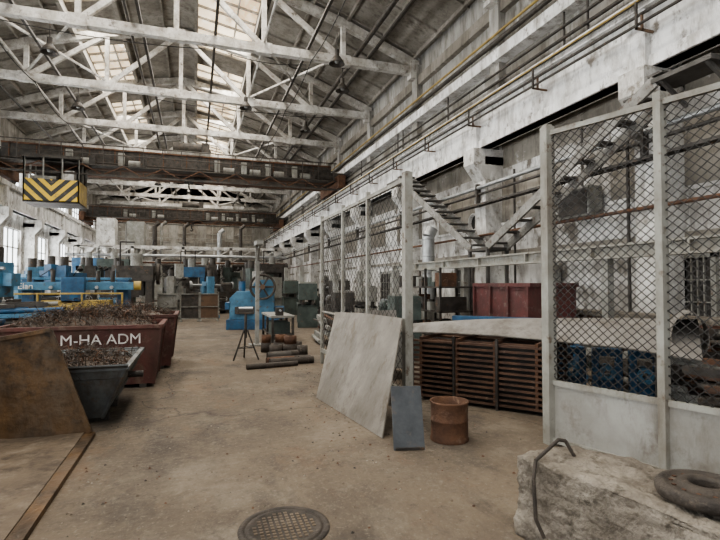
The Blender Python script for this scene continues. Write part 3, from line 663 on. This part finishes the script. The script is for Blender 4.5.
b=B(); c=(.57,3.25)
b.lathe([(.30,0),(.295,.010),(.265,.012),(.26,.003),(.252,.003),(.248,.012),(.22,.012),(.215,.007),(.001,.007)],(*c,0),'iron',n=56)
for i in range(-5,6):
    for j in range(-5,6):
        if math.hypot(i,j)<5.2: x=c[0]+i*.038;y=c[1]+j*.038; b.box(x-.011,x+.011,y-.011,y+.011,.006,.012,'dustsheet')
b.done('manhole_cover')
b=B(); random.seed(21)
for i in range(700):
    if i%3==0: x,y=U(-.8,3.2),U(1.5,9)
    elif i%3==1: x,y=1.7+U(-.6,.5),U(3.5,9.5)
    else: x,y=-.55+U(-.35,.4),U(3,12)
    if 2.0<x<3.3 and y<2.9: continue
    s=U(.004,.018)
    vs=[(x+s*U(.6,1.2)*math.cos(a),y+s*U(.6,1.2)*math.sin(a),0.0) for a in (0,1.3,2.5,3.9,5.1)]
    b.add(vs+[(x,y,s*.8)],[(0,1,5),(1,2,5),(2,3,5),(3,4,5),(4,0,5)],random.choice(['concrete','iron','rust','dustsheet']))
b.done('floor_debris')

# ---------------- left foreground ----------------
b=B()
pr=[(-1.0,.02),(-1.75,.035),(-2.5,.12),(-3.0,.35),(-3.3,.7),(-3.42,1.25)]
for (a,za),(c2,zc) in zip(pr[:-1],pr[1:]):
    k='dustsheet' if a>-1.8 else 'rustbrown'
    b.poly([(a,3.0,za),(c2,3.0,zc),(c2,5.82,zc),(a,5.82,za)],k,(0,0,.02))
b.poly([(-1.02,5.80,.03),(-1.40,5.80,1.12),(-2.2,5.80,.98),(-3.42,5.80,1.25)]+[(x,5.80,z) for x,z in pr[::-1][1:-1]],'rustbrown',(0,.03,0))
b.beam((-1.03,5.8,.05),(-1.41,5.8,1.13),.05,.035,'rustbrown',(0,1,0)); b.beam((-1.40,5.8,1.13),(-2.2,5.8,.99),.05,.04,'rustbrown'); b.beam((-2.2,5.8,.99),(-3.42,5.8,1.26),.05,.04,'rustbrown')
b.box(-1.08,-.98,2.95,5.83,.0,.045,'rustbrown'); b.box(-1.35,-1.08,3.0,5.8,.035,.055,'dustsheet')
b.done('scrap_scoop_bucket')

def heap(b,x0,x1,y0,y1,z,h,n,seed):
    random.seed(seed); nx=14
    vs=[];fs=[]
    for j in range(nx+1):
        for i in range(nx+1):
            u,v=i/nx,j/nx; x=x0+(x1-x0)*u;y=y0+(y1-y0)*v
            e=min(1,4*u*(1-u))**.6*min(1,4*v*(1-v))**.6
            vs.append((x,y,z+h*e*(.7+.6*noise.noise(Vector((x*2.5,y*2.5,seed))))))
    for j in range(nx):
        for i in range(nx): a=j*(nx+1)+i; fs.append((a,a+1,a+nx+2,a+nx+1))
    b.add(vs,fs,'scrap')
    for q in range(n):
        u,v=U(.05,.95),U(.05,.95); x=x0+(x1-x0)*u;y=y0+(y1-y0)*v
        e=(4*u*(1-u))**.6*(4*v*(1-v))**.6; zz=z+h*e*.9
        r=U(.02,.06);p=U(.01,.03);ax=Vector((U(-1,1),U(-1,1),U(-.3,.8))).normalized();a1=ax.orthogonal().normalized();a2=ax.cross(a1)
        pts=[];m=random.randint(6,13)
        for k in range(m): t=k*.8; pts.append(Vector((x,y,zz))+ax*p*k+(a1*math.cos(t)+a2*math.sin(t))*r)
        w=ax*U(.006,.014)
        vv=[];ff=[]
        for k,pp in enumerate(pts): vv+=[pp,pp+w]
        for k in range(m-1): ff.append((2*k,2*k+1,2*k+3,2*k+2))
        b.add(vv,ff,random.choice(['scrap','rust','iron','scrap']))
def tub(b,t,bo,zt,zb,k,rim=.04,rk=None):
    def rect(r,z): return [Vector((r[0],r[2],z)),Vector((r[1],r[2],z)),Vector((r[1],r[3],z)),Vector((r[0],r[3],z))]
    T_=rect(t,zt);O=rect(bo,zb)
    for i in range(4):
        j=(i+1)%4
        n=(O[j]-O[i]).cross(T_[i]-O[i]).normalized()*-.02
        b.poly([O[i],O[j],T_[j],T_[i]],k,n)
        b.beam(T_[i],T_[j],rim*1.6,rim,rk or k)
        b.beam(O[i],T_[i],rim,rim,k)
    b.poly(O,k,(0,0,.02))
b=B(); tub(b,(-1.85,-.72,6.05,7.85),(-1.35,-1.0,6.35,7.4),.66,.06,'bluegrey',.035,'bluegrey')
b.poly([(-1.85,6.05,.66),(-.72,6.05,.66),(-.68,5.92,.71),(-1.88,5.92,.71)],'bluegrey',(0,0,.015))
for y in (6.5,7.2): b.box(-1.4,-.95,y-.05,y+.05,0,.08,'darksteel')
b.cyl((-.8,6.9,.45),(-.62,6.9,.45),.04,'darksteel')
heap(b,-1.8,-.78,6.1,7.8,.54,.16,550,3); b.done('tipping_skip')
b=B(); tub(b,(-2.7,-.5,8.2,9.5),(-2.6,-.6,8.3,9.4),.95,.06,'red',.05)
for x in (-2.5,-.75): b.box(x-.05,x+.05,8.3,9.4,0,.08,'darksteel')
for x in (-2.3,): b.beam((x-.0,8.27,.1),(x,8.19,.86),.05,.03,'red',(0,1,0))
heap(b,-2.62,-.58,8.28,9.42,.86,.32,850,5); o=b.done('red_scrap_container')
text('M-HA ADM',.22,(-1.86,8.165,.70),(math.radians(93),0,0),o)
b=B(); tub(b,(-2.4,-.35,9.9,11.3),(-2.3,-.45,10,11.2),1.0,.06,'red',.05)
for x in (-2.2,-.6): b.box(x-.05,x+.05,10,11.2,0,.08,'darksteel')
heap(b,-2.32,-.43,9.98,11.22,.9,.3,400,8); b.done('red_scrap_container')
b=B(); tub(b,(-5.0,-3.2,8.6,10.2),(-4.8,-3.4,8.8,10.0),.95,.06,'blue',.05)
heap(b,-4.9,-3.3,8.7,10.1,.85,.3,400,9)
for x in (-4.6,-3.6): b.box(x-.05,x+.05,8.8,10,0,.08,'darksteel')
b.done('blue_scrap_container')
pile('scrap_steel_pile',-3.9,11.9,10,80,2.2,['rust','darksteel','yellow','blue','grey','bluelight'],1.2,1.1)
pile('scrap_steel_pile',-1.5,13.2,80,60,1.8,['rust','darksteel','iron','grey'],1.0,.8)
for x,y,w,h,k in ((-9.0,21.5,.9,2.0,'grey'),(-9.2,27.5,.8,2.2,'white'),(-9.2,33.8,1.0,2.4,'grey'),(-5.5,36,1.0,1.8,'bluelight'),(-1.9,25.6,.8,1.8,'grey')):
    b=B(); b.box(x-w/2,x+w/2,y,y+.6,.08,h,k); b.box(x-w/2+.04,x-.01,y-.02,y,.15,h-.06,k); b.box(x+.01,x+w/2-.04,y-.02,y,.15,h-.06,k); b.box(x-w/2,x+w/2,y+.05,y+.55,0,.08,'dark'); b.box(x-.06,x-.04,y-.04,y-.02,h*.5,h*.6,'dark')
    b.done('control_cabinet')

b=B()
for i,(x,k) in enumerate(((-1.5,'grey'),(-.6,'darksteel'),(.2,'orange'))):
    b.box(x,x+.8,22.3,22.35,.1,1.15,k)
    for xx in (x,x+.75): b.box(xx,xx+.05,22.24,22.3,0,1.25,'grey')
    for z in (.1,.6,1.15): b.box(x,x+.8,22.24,22.3,z,z+.04,'grey')
    for xx in (x,x+.7): b.box(xx,xx+.08,22.0,22.6,0,.05,'grey')
b.done('partition_screen')
def press(x,y,h,k,w=1.4):
    b=B(); b.box(x-w/2,x+w/2,y,y+1.2,0,.5,k)
    for s in (-1,1): b.box(x+s*w/2-.12,x+s*w/2+.12,y,y+1.2,.5,h,k)
    b.box(x-w/2-.15,x+w/2+.15,y-.05,y+1.25,h-.6,h,k); b.box(x-w*.3,x+w*.3,y+.2,y+1,h*.5,h-.6,'darksteel'); b.cyl((x,y+.6,h),(x,y+.6,h+.5),.22,'grey',14)
    b.lathe([(.34,-.06),(.42,-.06),(.42,.06),(.34,.06),(.34,-.06)],(x+w/2+.3,y+.6,h-.3),'iron','x'); b.cyl((x+w/2,y+.6,h-.3),(x+w/2+.4,y+.6,h-.3),.06,'iron',12)
    for a in range(4): t=a*math.pi/2+.4; b.beam((x+w/2+.3,y+.6,h-.3),(x+w/2+.3,y+.6+.36*math.cos(t),h-.3+.36*math.sin(t)),.04,.05,'iron')
    b.box(x-w*.35,x+w*.35,y-.1,y+1.1,.5,.7,'darksteel'); b.path([(x-w/2,y-.1,h),(x-w/2,y-.1,h+.9),(x,y-.1,h+.9)],.03,'dark',6)
    b.done('mechanical_press')
press(-2.2,20.6,2.3,'darksteel',1.0); press(-5.6,39,3.4,'green',1.8); press(5.2,34.5,3.0,'darksteel'); press(-7.8,42,3.6,'blue',1.8); press(3.4,46.5,3.8,'darksteel',2.0); press(-2.0,47,3.8,'darksteel',1.8); press(-.2,30.5,2.6,'blue',1.2); press(.6,33,2.8,'darksteel',1.2)
b=B()
for z in (3.3,4.6): b.box(XL+.6,XR-1.1,45-.12,45+.12,z,z+.25,'truss')
for x in (-9,-5,-1,3,7): b.box(x-.12,x+.12,44.88,45.12,0,4.8,'truss')
for x in (-8,-6,-4,-2,0,2,4,6): b.beam((x-1,45,3.5),(x+1,45,4.7),.1,.1,'truss')
b.cyl((XL+.6,44.6,4.0),(XR-1.1,44.6,4.0),.12,'silver'); b.cyl((XL+.6,44.5,3.4),(XR-1.1,44.5,3.4),.08,'rust')
b.done('pipe_rack_gantry')
b=B()
b.box(XL+1,XR-1.4,57,57.3,5.3,5.6,'white'); b.box(XL+1,XR-1.4,56.9,57.4,4.2,4.4,'tan')
for x in (-9.2,-6.5,-1.2,2,5,7.4): b.box(x-.1,x+.1,57,57.3,0,5.3,'truss')
for i in range(12): x=XL+1.4+i*1.5; b.cyl((x,57,5.6),(x,57,6.6),.03,'grey',6)
b.cyl((XL+1,57,6.6),(XR-1.4,57,6.6),.04,'grey',6)
for x in (-4.4,.3,3.3): b.box(x-.8,x+.8,57.5,58.6,4.4,6.4,'tan')
b.done('service_gallery')
for x,z1,r,k in ((-3.6,7,.2,'darksteel'),(-3.0,7.1,.14,'grey'),(-1.0,7,.16,'darksteel'),(2.2,6.5,.2,'silver'),(4.2,7,.16,'darksteel'),(-8.3,7,.16,'grey'),(-5.9,7.1,.15,'darksteel')):
    b=B(); b.cyl((x,49.2,0),(x,49.2,z1),r,k)
    b.lathe([(r,-.03),(r+.06,0),(r,.03)],(x,49.2,z1*.5),k); b.cyl((x,49.2,z1),(x+.4,49.2,z1+.35),r,k); b.done('exhaust_stack')
for x,z0,z1,k in ((-7.2,4.8,7.2,'white'),(-4.9,4.8,7.0,'grey')):
    b=B(); b.box(x-.7,x+.7,46,47.5,z0,z1,k); b.lathe([(.35,0),(.35,-.3),(.2,-.5),(.2,-1)],(x,46.7,z0),k); 
    for xx in (x-.65,x+.55): b.box(xx,xx+.1,46,46.1,0,z0,'grey'); b.box(xx,xx+.1,47.4,47.5,0,z0,'grey')
    b.done('dust_extractor')
for i,(x,y,k) in enumerate(((-3.6,41.5,'green'),(4.6,38.5,'green'),(.6,43,'darksteel'),(4.5,42,'blue'),(.4,27.5,'darksteel'))): lathe_machine(x,y,0 if i%2 else 20,k,1.4)

# ---------------- lights/world ----------------
w=bpy.data.worlds.new('World'); bpy.context.scene.world=w; w.use_nodes=True
w.node_tree.nodes['Background'].inputs[0].default_value=(.93,.96,1,1); w.node_tree.nodes['Background'].inputs[1].default_value=.85
def area(name,loc,rot,sx,sy,e,col):
    l=bpy.data.lights.new(name,'AREA'); l.shape='RECTANGLE'; l.size=sx; l.size_y=sy; l.energy=e; l.color=col
    o=bpy.data.objects.new(name,l); bpy.context.collection.objects.link(o); o.location=loc; o.rotation_euler=rot
area('skylight_daylight',(XC+2.0,28,13.6),(0,0,0),2.2,64,4200,(1,.95,.87))
area('skylight_daylight',(XC-3.6,28,13.3),(0,0,0),1.6,64,2600,(1,.95,.87))
area('window_daylight',(XL-.15,28,4.4),(0,math.radians(-90),0),5,64,4600,(.96,.98,1))
sc=bpy.context.scene
sc.view_settings.view_transform='AgX'; sc.view_settings.look='AgX - Medium High Contrast'; sc.view_settings.exposure=.35

cam=bpy.data.cameras.new('camera'); co=bpy.data.objects.new('camera',cam); bpy.context.collection.objects.link(co)
co.location=(0,0,1.6); co.rotation_euler=(math.radians(91.64),0,math.radians(-18.6)); cam.sensor_width=36; cam.lens=24.5; cam.clip_start=.05; cam.clip_end=300
bpy.context.scene.camera=co
